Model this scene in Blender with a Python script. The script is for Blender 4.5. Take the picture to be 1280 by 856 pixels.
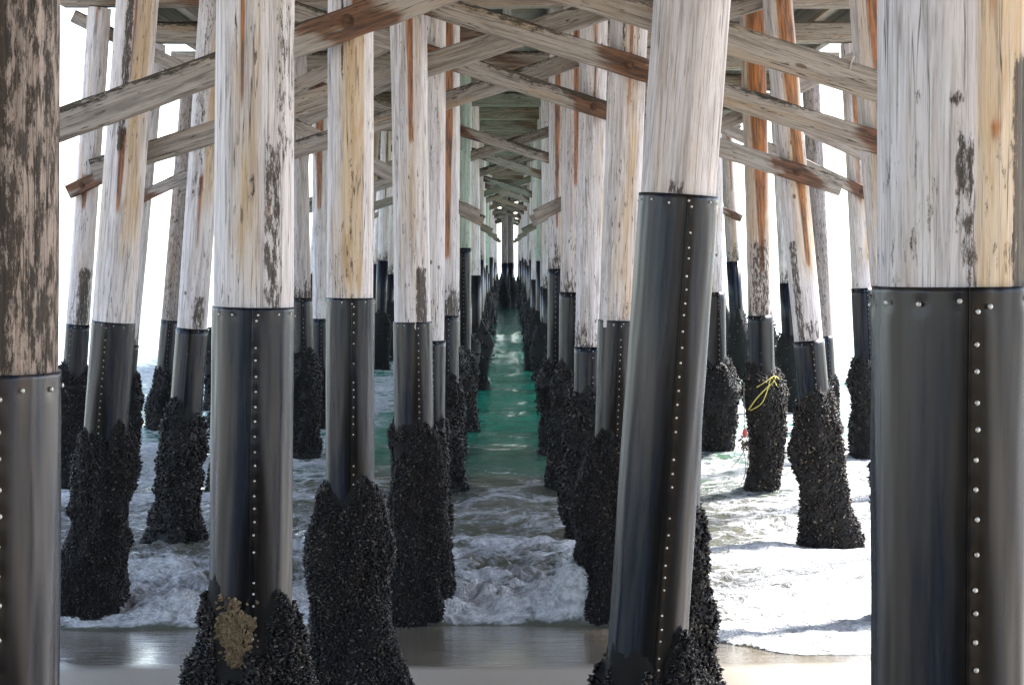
import bpy, math, random
import numpy as np
from mathutils import Vector, Matrix

for o in list(bpy.data.objects):
    bpy.data.objects.remove(o)
SC = bpy.context.scene
COL = SC.collection
R = math.radians
rnd = random.Random(7)

# ------------------------------------------------------------------ camera
F_PX, CAM_Z, PITCH, YAW = 2200.0, 3.1, math.atan(116 / 2200.0), math.atan(6 / 2200.0)
cam = bpy.data.cameras.new('camera')
cam.sensor_width = 36.0
cam.lens = F_PX / 1280.0 * 36.0
cam.clip_start, cam.clip_end = 0.05, 12000
co = bpy.data.objects.new('camera', cam)
COL.objects.link(co)
co.location = (0, 0, CAM_Z)
co.rotation_euler = (math.pi / 2 - PITCH, 0, -YAW)
SC.camera = co

# ------------------------------------------------------------------ light
SUN_EL, SUN_AZ = 50.0, 52.0          # azimuth measured from +Y (out to sea) towards +X
world = bpy.data.worlds.new('World')
SC.world = world
world.use_nodes = True
wn = world.node_tree
sky = wn.nodes.new('ShaderNodeTexSky')
sky.sky_type = 'NISHITA'
sky.sun_disc = False
sky.sun_elevation = R(SUN_EL)
sky.sun_rotation = R(SUN_AZ)
sky.air_density = 1.0
sky.dust_density = 0.8
sky.ozone_density = 1.0
wn.nodes['Background'].inputs['Strength'].default_value = 0.15
hz = wn.nodes.new('ShaderNodeHueSaturation')          # thin coastal overcast: the blue is washed out everywhere alike
hz.inputs['Saturation'].default_value = 0.72
wn.links.new(sky.outputs['Color'], hz.inputs['Color'])
wn.links.new(hz.outputs['Color'], wn.nodes['Background'].inputs['Color'])
sd = bpy.data.lights.new('sun', 'SUN')
sd.energy, sd.angle, sd.color = 4.8, R(7.0), (1.0, 0.96, 0.9)
so = bpy.data.objects.new('sun', sd)
COL.objects.link(so)
sv = Vector((math.sin(R(SUN_AZ)) * math.cos(R(SUN_EL)), math.cos(R(SUN_AZ)) * math.cos(R(SUN_EL)), math.sin(R(SUN_EL))))
so.rotation_euler = sv.to_track_quat('Z', 'Y').to_euler()
so.location = (30, 30, 40)
SC.view_settings.view_transform = 'Standard'
SC.view_settings.look = 'None'
SC.view_settings.gamma = 1.0
SC.view_settings.exposure = 2.2
SC.cycles.use_denoising = True
SC.cycles.use_adaptive_sampling = True
SC.cycles.adaptive_threshold = 0.025
SC.cycles.max_bounces = 6
SC.cycles.diffuse_bounces = 4
SC.cycles.glossy_bounces = 3
SC.cycles.sample_clamp_indirect = 6.0

# ------------------------------------------------------------------ noise helpers (numpy)
def _h(ix, iy, iz):
    n = (ix * 73856093) ^ (iy * 19349663) ^ (iz * 83492791)
    n = (n ^ (n >> 13)) * 1274126177
    n = n & 0x7fffffff
    n = (n ^ (n >> 16)) * 668265263
    return ((n & 0xffffff) / float(0xffffff)) * 2 - 1

def vn(x, y, z=0.0):
    x, y, z = np.broadcast_arrays(np.asarray(x, float), np.asarray(y, float), np.asarray(z, float))
    fx, fy, fz = np.floor(x), np.floor(y), np.floor(z)
    ix, iy, iz = fx.astype(np.int64), fy.astype(np.int64), fz.astype(np.int64)
    x, y, z = x - fx, y - fy, z - fz
    u, v, w = x * x * (3 - 2 * x), y * y * (3 - 2 * y), z * z * (3 - 2 * z)
    r = 0
    for a in (0, 1):
        for b in (0, 1):
            for c in (0, 1):
                r = r + _h(ix + a, iy + b, iz + c) * (u if a else 1 - u) * (v if b else 1 - v) * (w if c else 1 - w)
    return r

def fbm(x, y, z=0.0, o=4, g=0.5):
    s, a, r = 1.0, 1.0, 0
    for i in range(o):
        r = r + a * vn(np.asarray(x) * s + 17.3 * i, np.asarray(y) * s - 9.1 * i, np.asarray(z) * s + 3.7 * i)
        s *= 2.03
        a *= g
    return r

def sst(a, b, x):
    t = np.clip((np.asarray(x, float) - a) / (b - a), 0, 1)
    return t * t * (3 - 2 * t)

# ------------------------------------------------------------------ object helpers
def mesh(name, V, Fq=None, Ft=None, smooth=True, attrs=None):
    me = bpy.data.meshes.new(name)
    V = np.asarray(V, np.float32)
    loops, starts, n = [], [], 0
    for Fa in (Fq, Ft):
        if Fa is None or len(Fa) == 0:
            continue
        Fa = np.asarray(Fa, np.int32)
        k = Fa.shape[1]
        loops.append(Fa.ravel())
        starts.append(n + np.arange(len(Fa)) * k)
        n += Fa.size
    L = np.concatenate(loops)
    S = np.concatenate(starts)
    me.vertices.add(len(V))
    me.vertices.foreach_set('co', V.ravel())
    me.loops.add(len(L))
    me.loops.foreach_set('vertex_index', L)
    me.polygons.add(len(S))
    me.polygons.foreach_set('loop_start', S.astype(np.int32))
    me.polygons.foreach_set('use_smooth', np.full(len(S), bool(smooth)))
    me.update(calc_edges=True)
    me.validate()
    for k, a in (attrs or {}).items():
        at_ = me.attributes.new(k, 'FLOAT', 'POINT')
        at_.data.foreach_set('value', np.asarray(a, np.float32))
    return me

def obj(name, me, mat=None, parent=None):
    o = bpy.data.objects.new(name, me)
    COL.objects.link(o)
    if mat is not None and me is not None and not me.materials:
        me.materials.append(mat)
    if parent is not None:
        o.parent = parent
    return o

def tag(o, label=None, cat=None, group=None, kind=None):
    if label: o['label'] = label
    if cat: o['category'] = cat
    if group: o['group'] = group
    if kind: o['kind'] = kind
    return o

def empty(name, loc=(0, 0, 0), rot=(0, 0, 0)):
    o = bpy.data.objects.new(name, None)
    COL.objects.link(o)
    o.empty_display_size = 0.2
    o.location, o.rotation_euler = loc, rot
    return o

def at(px, py, Y):
    """photo pixel + distance along the pier -> point"""
    dx, dy = (px - 640) / F_PX, -(py - 428) / F_PX
    y = math.cos(PITCH) + math.sin(PITCH) * dy
    z = -math.sin(PITCH) + math.cos(PITCH) * dy
    x = dx * math.cos(YAW) + y * math.sin(YAW)
    y = -dx * math.sin(YAW) + y * math.cos(YAW)
    t = Y / y
    return Vector((x * t, Y, CAM_Z + z * t))

def quads(nu, nv, wrap=True, off=0):
    """grid faces: nv rows of nu points"""
    m = nu if wrap else nu - 1
    i, j = np.meshgrid(np.arange(m), np.arange(nv - 1))
    i, j = i.ravel(), j.ravel()
    i2 = (i + 1) % nu
    return np.stack([j * nu + i, j * nu + i2, (j + 1) * nu + i2, (j + 1) * nu + i], 1) + off

# ------------------------------------------------------------------ material helpers
class NT:
    def __init__(s, name):
        s.m = bpy.data.materials.new(name)
        s.m.use_nodes = True
        s.t = s.m.node_tree
        s.b = s.t.nodes['Principled BSDF']
    def n(s, typ, **kw):
        nd = s.t.nodes.new(typ)
        for k, v in kw.items():
            setattr(nd, k, v)
        return nd
    def put(s, sock, v):
        if isinstance(v, bpy.types.NodeSocket):
            s.t.links.new(v, sock)
        elif v is not None:
            if isinstance(v, (tuple, list)) and len(v) == 3 and sock.type == 'RGBA':
                v = (*v, 1)
            sock.default_value = v
    def math(s, op, a, b=None, c=None, clamp=False):
        nd = s.n('ShaderNodeMath', operation=op, use_clamp=clamp)
        for k, v in enumerate((a, b, c)):
            if v is not None: s.put(nd.inputs[k], v)
        return nd.outputs[0]
    def ramp(s, v, a, b, lo=0.0, hi=1.0, smooth=True):
        nd = s.n('ShaderNodeMapRange', interpolation_type='SMOOTHSTEP' if smooth else 'LINEAR')
        s.put(nd.inputs['Value'], v)
        s.put(nd.inputs['From Min'], a)
        s.put(nd.inputs['From Max'], b)
        s.put(nd.inputs['To Min'], lo)
        s.put(nd.inputs['To Max'], hi)
        return nd.outputs[0]
    def mix(s, f, a, b, mode='MIX'):
        nd = s.n('ShaderNodeMix', data_type='RGBA', blend_type=mode)
        s.put(nd.inputs['Factor'], f)
        s.put(nd.inputs['A'] if False else nd.inputs[6], a)
        s.put(nd.inputs[7], b)
        return nd.outputs[2]
    def noise(s, vec, scale=1.0, detail=4.0, rough=0.55, dist=0.0, out='Fac'):
        nd = s.n('ShaderNodeTexNoise')
        s.put(nd.inputs['Vector'], vec)
        nd.inputs['Scale'].default_value = scale
        nd.inputs['Detail'].default_value = detail
        nd.inputs['Roughness'].default_value = rough
        nd.inputs['Distortion'].default_value = dist
        return nd.outputs[out]
    def vor(s, vec, scale=1.0, feature='F1', out='Distance', rand=1.0):
        nd = s.n('ShaderNodeTexVoronoi', feature=feature)
        s.put(nd.inputs['Vector'], vec)
        nd.inputs['Scale'].default_value = scale
        nd.inputs['Randomness'].default_value = rand
        return nd.outputs[out]
    def vmul(s, vec, sc):
        nd = s.n('ShaderNodeVectorMath', operation='MULTIPLY')
        s.put(nd.inputs[0], vec)
        nd.inputs[1].default_value = sc
        return nd.outputs[0]
    def vadd(s, a, b):
        nd = s.n('ShaderNodeVectorMath', operation='ADD')
        s.put(nd.inputs[0], a)
        s.put(nd.inputs[1], b)
        return nd.outputs[0]
    def coord(s, jitter=True):
        tc = s.n('ShaderNodeTexCoord').outputs['Object']
        if not jitter: return tc
        oi = s.n('ShaderNodeObjectInfo').outputs['Random']
        k = s.math('MULTIPLY', oi, 57.0)
        c = s.n('ShaderNodeCombineXYZ')
        for i in range(3): s.put(c.inputs[i], k)
        return s.vadd(tc, c.outputs[0])
    def attr(s, name):
        return s.n('ShaderNodeAttribute', attribute_name=name).outputs['Fac']
    def bump(s, h, strength=0.5, dist=0.01, prev=None):
        nd = s.n('ShaderNodeBump')
        nd.inputs['Strength'].default_value = strength
        nd.inputs['Distance'].default_value = dist
        s.put(nd.inputs['Height'], h)
        if prev is not None: s.put(nd.inputs['Normal'], prev)
        return nd.outputs[0]
    def out(s, col=None, rough=None, normal=None, metal=None, spec=None):
        if col is not None: s.put(s.b.inputs['Base Color'], col)
        if rough is not None: s.put(s.b.inputs['Roughness'], rough)
        if normal is not None: s.put(s.b.inputs['Normal'], normal)
        if metal is not None: s.put(s.b.inputs['Metallic'], metal)
        if spec is not None: s.put(s.b.inputs['Specular IOR Level'], spec)
        return s.m

def wood_material(name, axis, kind):
    """weathered timber; axis = grain direction in object space; stains come from mesh attributes"""
    t = NT(name)
    p = t.coord()
    def st(across, along):
        v = [across] * 3
        v[axis] = along
        return t.vmul(p, tuple(v))
    fine = t.noise(st(105, 3.0), detail=6, rough=0.75)
    mid = t.noise(st(24, 1.5), detail=5, rough=0.65, dist=1.0)
    broad = t.noise(st(7, 0.55), detail=3)
    if kind == 'pile':
        pale, grey, tan = (0.66, 0.605, 0.595), (0.35, 0.305, 0.29), (0.58, 0.455, 0.33)
    else:
        pale, grey, tan = (0.37, 0.325, 0.285), (0.155, 0.13, 0.11), (0.31, 0.24, 0.175)
    c = t.mix(t.ramp(mid, 0.33, 0.62), grey, pale)
    c = t.mix(t.math('MULTIPLY', t.ramp(fine, 0.40, 0.66), 0.55), c, pale)
    c = t.mix(t.math('MULTIPLY', t.ramp(fine, 0.50, 0.34), 0.5), c, tuple(v * 0.55 for v in grey))
    tanm = t.math('ADD', t.ramp(broad, 0.52, 0.68, 0, 0.5), t.ramp(t.math('ADD', t.attr('tan'), t.math('MULTIPLY', t.math('SUBTRACT', t.noise(st(14, 1.2), detail=5, rough=0.65), 0.5), 1.5)), 0.35, 1.15), clamp=True)
    tanc = t.mix(t.ramp(mid, 0.35, 0.65), (0.46, 0.31, 0.17), tan)
    c = t.mix(t.math('MULTIPLY', tanm, t.ramp(fine, 0.25, 0.55, 0.6, 1.0)), c, tanc)
    # rust and tannin streaks
    rn = t.noise(st(38, 1.3), detail=6, rough=0.7)
    ru = t.ramp(t.math('ADD', t.attr('rust'), t.math('MULTIPLY', t.math('SUBTRACT', rn, 0.5), 1.3)), 0.15, 0.72)
    ruc = t.mix(t.ramp(t.noise(st(40, 3), detail=5, rough=0.7), 0.35, 0.65), *(((0.075, 0.024, 0.010), (0.42, 0.155, 0.042)) if kind == 'pile' else ((0.035, 0.016, 0.010), (0.17, 0.066, 0.028))))
    c = t.mix(t.math('MULTIPLY', ru, 0.9), c, ruc)
    # black lichen / rot, breaking up along the grain
    dn = t.noise(st(44, 11.0), detail=9, rough=0.80)
    dk = t.ramp(t.math('ADD', t.attr('dark'), t.math('MULTIPLY', t.math('SUBTRACT', dn, 0.5), 2.8)), 0.44, 0.70)
    dkc = t.mix(t.ramp(fine, 0.35, 0.65), (0.012, 0.010, 0.008), (0.075, 0.056, 0.038))
    c = t.mix(t.math('MULTIPLY', dk, 0.93), c, dkc)
    # flecks and drying checks
    fl = t.noise(st(60, 9.0), detail=3)
    flm = t.math('MULTIPLY', t.ramp(fl, 0.62, 0.68), t.ramp(t.noise(st(5, 1.2), detail=2), 0.45, 0.6))
    ck = t.noise(st(30, 0.8), detail=2, rough=0.4)
    ckm = t.ramp(t.math('ABSOLUTE', t.math('SUBTRACT', ck, 0.5)), 0.0, 0.014, 1, 0)
    ckm = t.math('MULTIPLY', ckm, t.ramp(t.noise(st(9, 2.0), detail=2), 0.5, 0.62))
    gr = t.ramp(t.noise(st(170, 4.0), detail=4, rough=0.75), 0.54, 0.66)
    gr = t.math('MULTIPLY', gr, t.ramp(t.noise(st(6, 1.0), detail=3), 0.36, 0.62, 0.15, 0.75))
    c = t.mix(gr, c, (0.17, 0.145, 0.125) if kind == 'pile' else (0.09, 0.075, 0.062))
    ck2 = t.noise(st(17, 0.45), detail=3, rough=0.5)
    ck2m = t.ramp(t.math('ABSOLUTE', t.math('SUBTRACT', ck2, 0.46)), 0.0, 0.007, 1, 0)
    ck2m = t.math('MULTIPLY', ck2m, t.ramp(t.noise(st(14, 1.4), detail=2), 0.46, 0.56))
    hole = t.math('MAXIMUM', t.math('MAXIMUM', flm, ck2m), ckm)
    c = t.mix(t.math('MULTIPLY', hole, 0.85), c, (0.035, 0.028, 0.023))
    # knots
    kv = t.vor(st(3.2, 2.4) if kind == 'pile' else st(5, 1.6))
    kn = t.ramp(kv, 0.05, 0.075, 1, 0)
    c = t.mix(t.math('MULTIPLY', kn, 0.8), c, (0.09, 0.055, 0.03))
    tint = t.n('ShaderNodeObjectInfo').outputs['Color']
    c = t.mix(1.0, c, tint, 'MULTIPLY')
    h = t.math('SUBTRACT', t.math('ADD', t.math('MULTIPLY', fine, 0.7), mid), t.math('MULTIPLY', hole, 1.2))
    h = t.math('SUBTRACT', h, t.math('MULTIPLY', dk, t.math('MULTIPLY', dn, 0.8)))
    return t.out(c, t.ramp(fine, 0.3, 0.7, 0.62, 0.85), t.bump(h, 0.55, 0.006), spec=0.25)

def jacket_material():
    t = NT('jacket_sheet')
    p = t.coord()
    v1 = t.noise(t.vmul(p, (9, 9, 0.7)), detail=4, rough=0.6)
    v2 = t.noise(t.vmul(p, (45, 45, 2.5)), detail=5, rough=0.6)
    sp = t.noise(t.vmul(p, (3, 3, 3)), detail=4)
    c = t.mix(t.ramp(v1, 0.42, 0.62), (0.007, 0.010, 0.018), (0.024, 0.019, 0.016))
    c = t.mix(t.ramp(v2, 0.5, 0.75, 0, 0.5), c, (0.034, 0.033, 0.036))
    gm = t.ramp(t.math('ADD', t.attr('grime'), t.math('MULTIPLY', t.math('SUBTRACT', v1, 0.5), 1.2)), 0.25, 0.65)
    c = t.mix(t.math('MULTIPLY', gm, 0.9), c, (0.004, 0.004, 0.004))
    c = t.mix(t.math('MULTIPLY', t.math('MULTIPLY', t.attr('rust'), t.ramp(v2, 0.3, 0.6)), 0.45), c, (0.055, 0.034, 0.018))
    spk = t.ramp(t.vor(p, 60), 0.10, 0.2, 1, 0)
    spk = t.math('MULTIPLY', spk, t.ramp(t.math('ADD', sp, t.attr('speck')), 0.72, 0.9))
    c = t.mix(t.math('MULTIPLY', spk, 0.8), c, (0.42, 0.39, 0.34))
    tint = t.n('ShaderNodeObjectInfo').outputs['Color']
    c = t.mix(1.0, c, tint, 'MULTIPLY')
    r = t.math('ADD', t.ramp(v2, 0.3, 0.7, 0.20, 0.32), t.ramp(v1, 0.3, 0.7, 0.0, 0.10))
    h = t.math('ADD', t.math('MULTIPLY', v2, 0.15), t.math('MULTIPLY', spk, 0.6))
    return t.out(c, r, t.bump(h, 0.25, 0.004), spec=t.math('MULTIPLY', t.ramp(v1, 0.35, 0.65, 0.20, 0.36), t.math('SUBTRACT', 1.0, t.math('MULTIPLY', gm, 0.75))))

def mussel_material():
    t = NT('mussel_shell')
    p = t.coord()
    isl = t.n('ShaderNodeNewGeometry').outputs['Random Per Island']
    c = t.mix(t.ramp(isl, 0.0, 0.8, smooth=False), (0.004, 0.004, 0.006), (0.019, 0.015, 0.014))
    c = t.mix(t.ramp(isl, 0.88, 0.97), c, (0.10, 0.085, 0.07))
    big = t.noise(p, 5.0, 3)
    c = t.mix(t.ramp(big, 0.55, 0.75, 0, 0.5), c, (0.045, 0.032, 0.022))
    c = t.mix(t.attr('shell'), (0.006, 0.0055, 0.005), c)
    tint = t.n('ShaderNodeObjectInfo').outputs['Color']
    c = t.mix(1.0, c, tint, 'MULTIPLY')
    r = t.ramp(t.math('FRACT', t.math('MULTIPLY', isl, 7.3)), 0, 1, 0.25, 0.9)
    return t.out(c, r, t.bump(t.noise(p, 120, 2), 0.3, 0.004), spec=0.3)

def simple_material(name, col, rough, metal=0.0, var=0.25, scale=20):
    t = NT(name)
    p = t.coord()
    n = t.noise(p, scale, 4)
    c = t.mix(t.ramp(n, 0.3, 0.7), tuple(v * (1 - var) for v in col), tuple(min(1, v * (1 + var)) for v in col))
    return t.out(c, t.ramp(n, 0.3, 0.7, rough * 0.85, min(1, rough * 1.15)), t.bump(n, 0.2, 0.004), metal=metal)

M_PILE = wood_material('pile_timber', 2, 'pile')
M_BEAM = wood_material('beam_timber', 0, 'beam')
M_JACKET = jacket_material()
M_MUSSEL = mussel_material()
M_NAIL = simple_material('galvanised_nail', (0.46, 0.44, 0.41), 0.5, 0.6)
M_BOLT = simple_material('rusty_bolt', (0.085, 0.038, 0.02), 0.8, 0.2, 0.5)
M_BARN = simple_material('barnacle_crust', (0.22, 0.16, 0.095), 0.85, 0, 0.45, 45)
M_ROPE = simple_material('yellow_rope', (0.50, 0.42, 0.10), 0.7, 0, 0.3, 60)
M_LINE = simple_material('faded_line', (0.20, 0.17, 0.13), 0.8, 0, 0.4, 60)
M_FLOAT = simple_material('red_float', (0.48, 0.07, 0.06), 0.5, 0, 0.2, 30)
M_WEED = simple_material('dry_weed', (0.10, 0.075, 0.05), 0.9, 0, 0.5, 40)

# ------------------------------------------------------------------ ground and sea
SHORE = 14.35
def ground_z(Y):
    Y = np.asarray(Y, float)
    up = (SHORE - Y) * 0.090 + np.maximum(0, (9 - Y)) * 0.02
    dn = -(Y - SHORE) * 0.095
    z = np.where(Y < SHORE, np.minimum(up, 2.6), np.maximum(dn, -3.2))
    return z

def axis_steps(dense, lo, hi, step, grow):
    a = list(np.arange(dense[0], dense[1], step))
    s, x = step, dense[1]
    while x < hi:
        a.append(x); s *= grow; x += s
    a.append(hi)
    s, x, b = step, dense[0], []
    while x > lo:
        s *= grow; x -= s; b.append(max(x, lo))
    return np.array(b[::-1] + a)

def sand_material():
    t = NT('beach_sand')
    p = t.coord(False)
    g = t.noise(p, 260, 3)
    b = t.noise(p, 1.3, 4)
    rip = t.noise(t.vmul(p, (2.0, 7.0, 1)), detail=3)
    sep = t.n('ShaderNodeSeparateXYZ')
    t.put(sep.inputs[0], p)
    y = t.math('ADD', sep.outputs[1], t.math('MULTIPLY', t.math('SUBTRACT', t.noise(t.vmul(p, (0.5, 0.5, 0.5)), detail=2), 0.5), 1.1))
    wet = t.ramp(y, 11.95, 12.35)
    damp = t.ramp(y, 5.0, 11.0)
    dry = t.mix(t.ramp(g, 0.3, 0.7), (0.26, 0.225, 0.18), (0.35, 0.31, 0.255))
    dampc = t.mix(t.ramp(g, 0.3, 0.7), (0.22, 0.19, 0.155), (0.30, 0.265, 0.22))
    wetc = t.mix(t.ramp(b, 0.35, 0.7), (0.16, 0.135, 0.10), (0.23, 0.195, 0.15))
    c = t.mix(damp, dry, dampc)
    c = t.mix(wet, c, wetc)
    r = t.mix(wet, (0.6, 0.6, 0.6), (0.2, 0.2, 0.2))
    t.put(t.b.inputs['Coat Weight'], wet)
    t.b.inputs['Coat Roughness'].default_value = 0.08
    t.b.inputs['Coat IOR'].default_value = 1.33
    film = t.math('MULTIPLY', rip, t.ramp(wet, 0, 1, 1.0, 0.5))
    h = t.math('ADD', film, t.math('MULTIPLY', t.math('MULTIPLY', g, 0.08), t.ramp(wet, 0, 1, 1, 0)))
    nb = t.bump(h, 0.25, 0.02)
    t.put(t.b.inputs['Coat Normal'], t.bump(t.noise(t.vmul(p, (1.5, 9.0, 1)), detail=5), 0.45, 0.05))
    return t.out(c, r, nb, spec=0.4)

xs = axis_steps((-7, 7), -4000, 4000, 0.25, 1.3)
ys = axis_steps((0, 18), -900, 4500, 0.2, 1.25)
X, Y = np.meshgrid(xs, ys)
near = sst(40, 20, np.abs(X)) * sst(40, 20, np.abs(Y))
Z = ground_z(Y) + near * (0.012 * fbm(X * 0.7, Y * 0.7, o=3))
V = np.stack([X, Y, Z], -1).reshape(-1, 3)
g = obj('beach_sand', mesh('beach_sand', V, quads(len(xs), len(ys), False)), sand_material())
tag(g, kind='structure')

def sea_material():
    t = NT('sea_water')
    p = t.coord(False)
    sep = t.n('ShaderNodeSeparateXYZ')
    t.put(sep.inputs[0], p)
    x, y = sep.outputs[0], sep.outputs[1]
    cov = t.attr('foam')  # foam cover, with sea glare painted in as extra white at the sides
    warp = t.noise(p, 1.1, 3, out='Color')
    pw = t.vadd(p, t.vmul(warp, (0.7, 0.7, 0.7)))
    e1 = t.vor(t.vmul(pw, (3.6, 5.0, 2)), 1.0, 'DISTANCE_TO_EDGE')
    e2 = t.vor(t.vmul(pw, (12, 15, 4)), 1.0, 'DISTANCE_TO_EDGE')
    bl = t.noise(t.vmul(pw, (2.2, 4.2, 1)), detail=8, rough=0.72)
    lace = t.math('SUBTRACT', 0.62, t.math('ADD', t.math('MULTIPLY', e1, 1.5), t.math('MULTIPLY', e2, 0.9)))
    field = t.math('ADD', t.math('MULTIPLY', lace, 0.5), t.math('MULTIPLY', t.math('SUBTRACT', bl, 0.5), 1.5))
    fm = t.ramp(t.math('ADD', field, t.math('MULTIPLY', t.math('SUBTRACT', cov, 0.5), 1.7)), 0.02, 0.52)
    yy = t.math('ADD', y, t.math('MULTIPLY', t.math('SUBTRACT', t.noise(p, 0.25, 3), 0.5), 9))
    deep = t.ramp(yy, 21, 33)
    far = t.ramp(yy, 50, 90)
    wc = t.mix(deep, (0.085, 0.085, 0.063), (0.014, 0.185, 0.118))
    wc = t.mix(far, wc, (0.010, 0.060, 0.045))
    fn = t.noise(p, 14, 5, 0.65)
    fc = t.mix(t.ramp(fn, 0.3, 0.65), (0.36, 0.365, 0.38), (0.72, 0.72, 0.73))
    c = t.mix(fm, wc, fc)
    r = t.math('ADD', t.ramp(fm, 0, 1, 0.05, 0.75), t.ramp(y, 40, 300, 0, 0.14))
    chop = t.noise(t.vmul(p, (1.4, 4.2, 1)), detail=6, rough=0.62)
    chop2 = t.noise(t.vmul(p, (7, 16, 1)), detail=3)
    h = t.math('ADD', t.math('MULTIPLY', chop, 1.0), t.math('MULTIPLY', chop2, 0.14))
    n1 = t.bump(h, 0.6, 0.12)
    fb = t.math('MULTIPLY', t.math('ADD', t.math('MULTIPLY', fn, 0.8), t.noise(p, 40, 3)), fm)
    n2 = t.bump(fb, 1.0, 0.07, n1)
    t.b.inputs['IOR'].default_value = 1.333
    return t.out(c, r, n2)

xs = axis_steps((-7, 7), -5000, 5000, 0.04, 1.16)
ys = axis_steps((12.0, 19.5), 11.9, 6000, 0.036, 1.022)
X, Y = np.meshgrid(xs, ys)
edge = SHORE + 0.22 * fbm(X * 0.35 + 4, X * 0 + 1.5, o=3) + 0.035 * fbm(X * 4, X * 0 + 7.5, o=3) - 1.75 * sst(0.9, 2.2, X)  # right-hand run-up widened so white foam stands in for glare on wet sand
d = Y - edge
fade = np.exp(-np.maximum(Y - 30, 0) / 60.0) * sst(60, 20, np.abs(X))
swell = 0.05 * np.sin((Y + 1.1 * fbm(X * 0.12, Y * 0.1, o=2)) * 1.25) + 0.035 * np.sin((Y * 0.96 + X * 0.24 + 0.8 * fbm(X * 0.2, Y * 0.2 + 9, o=2)) * 2.3)
chop = 0.055 * fbm(X * 0.9, Y * 2.1, o=4, g=0.55)
turb = sst(0.0, 0.6, d) * sst(7.0, 1.0, d) * (1 - 0.6 * sst(0.9, 1.8, X))
lump = 0.5 + 0.5 * fbm(X * 2.2, Y * 2.6, 2.0, o=4, g=0.55)
bore = (0.13 - 0.11 * sst(1.0, 2.0, X)) * sst(0.0, 0.35, d) * np.exp(-np.maximum(d - 0.35, 0) / 2.6)
Z = (swell + chop) * sst(0.2, 5.0, d) * fade + bore * (0.55 + 0.75 * lump) + turb * (0.06 * fbm(X * 4.5, Y * 5.0, 5.0, o=4, g=0.6) + 0.045 * np.abs(fbm(X * 6.0, Y * 8.0, 3.0, o=2)) + 0.020 * fbm(X * 13.0, Y * 14.0, 8.0, o=2))
# foam thrown up against the mussels of the pile at the water's edge
for (sx, sy, sh, sr) in ((0.62, 14.62, 0.26, 0.20), (0.50, 14.66, 0.16, 0.30), (-0.62, 14.45, 0.06, 0.2), (-2.85, 14.45, 0.06, 0.25), (2.75, 18.2, 0.07, 0.35)):
    q = ((X - sx) / sr) ** 2 + ((Y - sy) / (sr * 1.2)) ** 2
    Z = Z + sh * np.exp(-q ** 1.5) * (0.7 + 0.6 * lump) * sst(0.0, 0.22, d)
Z = Z + np.where(d < 0, -0.06 * sst(0, -0.25, d), 0.0)
Z = Z + 0.004 + np.maximum(ground_z(Y), 0) * sst(-0.05, 0.03, d) + 0.012 * sst(0, 0.1, d)
foam = sst(-0.05, 0.12, d) * (0.40 + 0.25 * np.exp(-np.maximum(d - 0.6, 0) / 2.0) - 0.36 * sst(7.0, 16.0, d) - 0.1 * sst(14, 26, d)) + 0.10 * sst(2.0, 0.0, d) * sst(0, 0.1, d)
foam += 0.16 * np.maximum(0, fbm(X * 0.35, Y * 0.8, 9.0, o=3)) * sst(40, 14, Y)
foam += 0.22 * sst(0.04, 0.085, swell + chop) * sst(60, 22, Y)
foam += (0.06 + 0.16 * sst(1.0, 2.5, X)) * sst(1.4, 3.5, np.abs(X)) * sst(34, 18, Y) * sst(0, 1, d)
foam = np.clip(foam, 0.0, 1.0) * sst(90, 40, Y)
foam = np.maximum(foam, (0.60 + 0.12 * fbm(X * 0.3, Y * 0.5, 4.0, o=3)) * (sst(1.4, 2.6, -X) + sst(1.2, 2.6, X)) * sst(160, 60, Y) * sst(17, 24, Y))  # whitewater beside the lane, added to carry the sea's glare as colour
V = np.stack([X, Y, Z], -1).reshape(-1, 3)
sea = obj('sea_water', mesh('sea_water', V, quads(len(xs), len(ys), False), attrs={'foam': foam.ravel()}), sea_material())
tag(sea, kind='structure')

# ------------------------------------------------------------------ pile builder
CAP_Z = CAM_Z + 3.04
BASE8 = []
for k in range(6):
    a = k * math.pi / 3
    BASE8.append((0.25 * math.cos(a), 0.16 * math.sin(a), 0.12))
SHELL_V = np.array([(0, 0, -0.5)] + BASE8 + [(0.04, 0, 0.5)])
SHELL_F = np.array([(0, 1 + (k + 1) % 6, 1 + k) for k in range(6)] + [(7, 1 + k, 1 + (k + 1) % 6) for k in range(6)])

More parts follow.
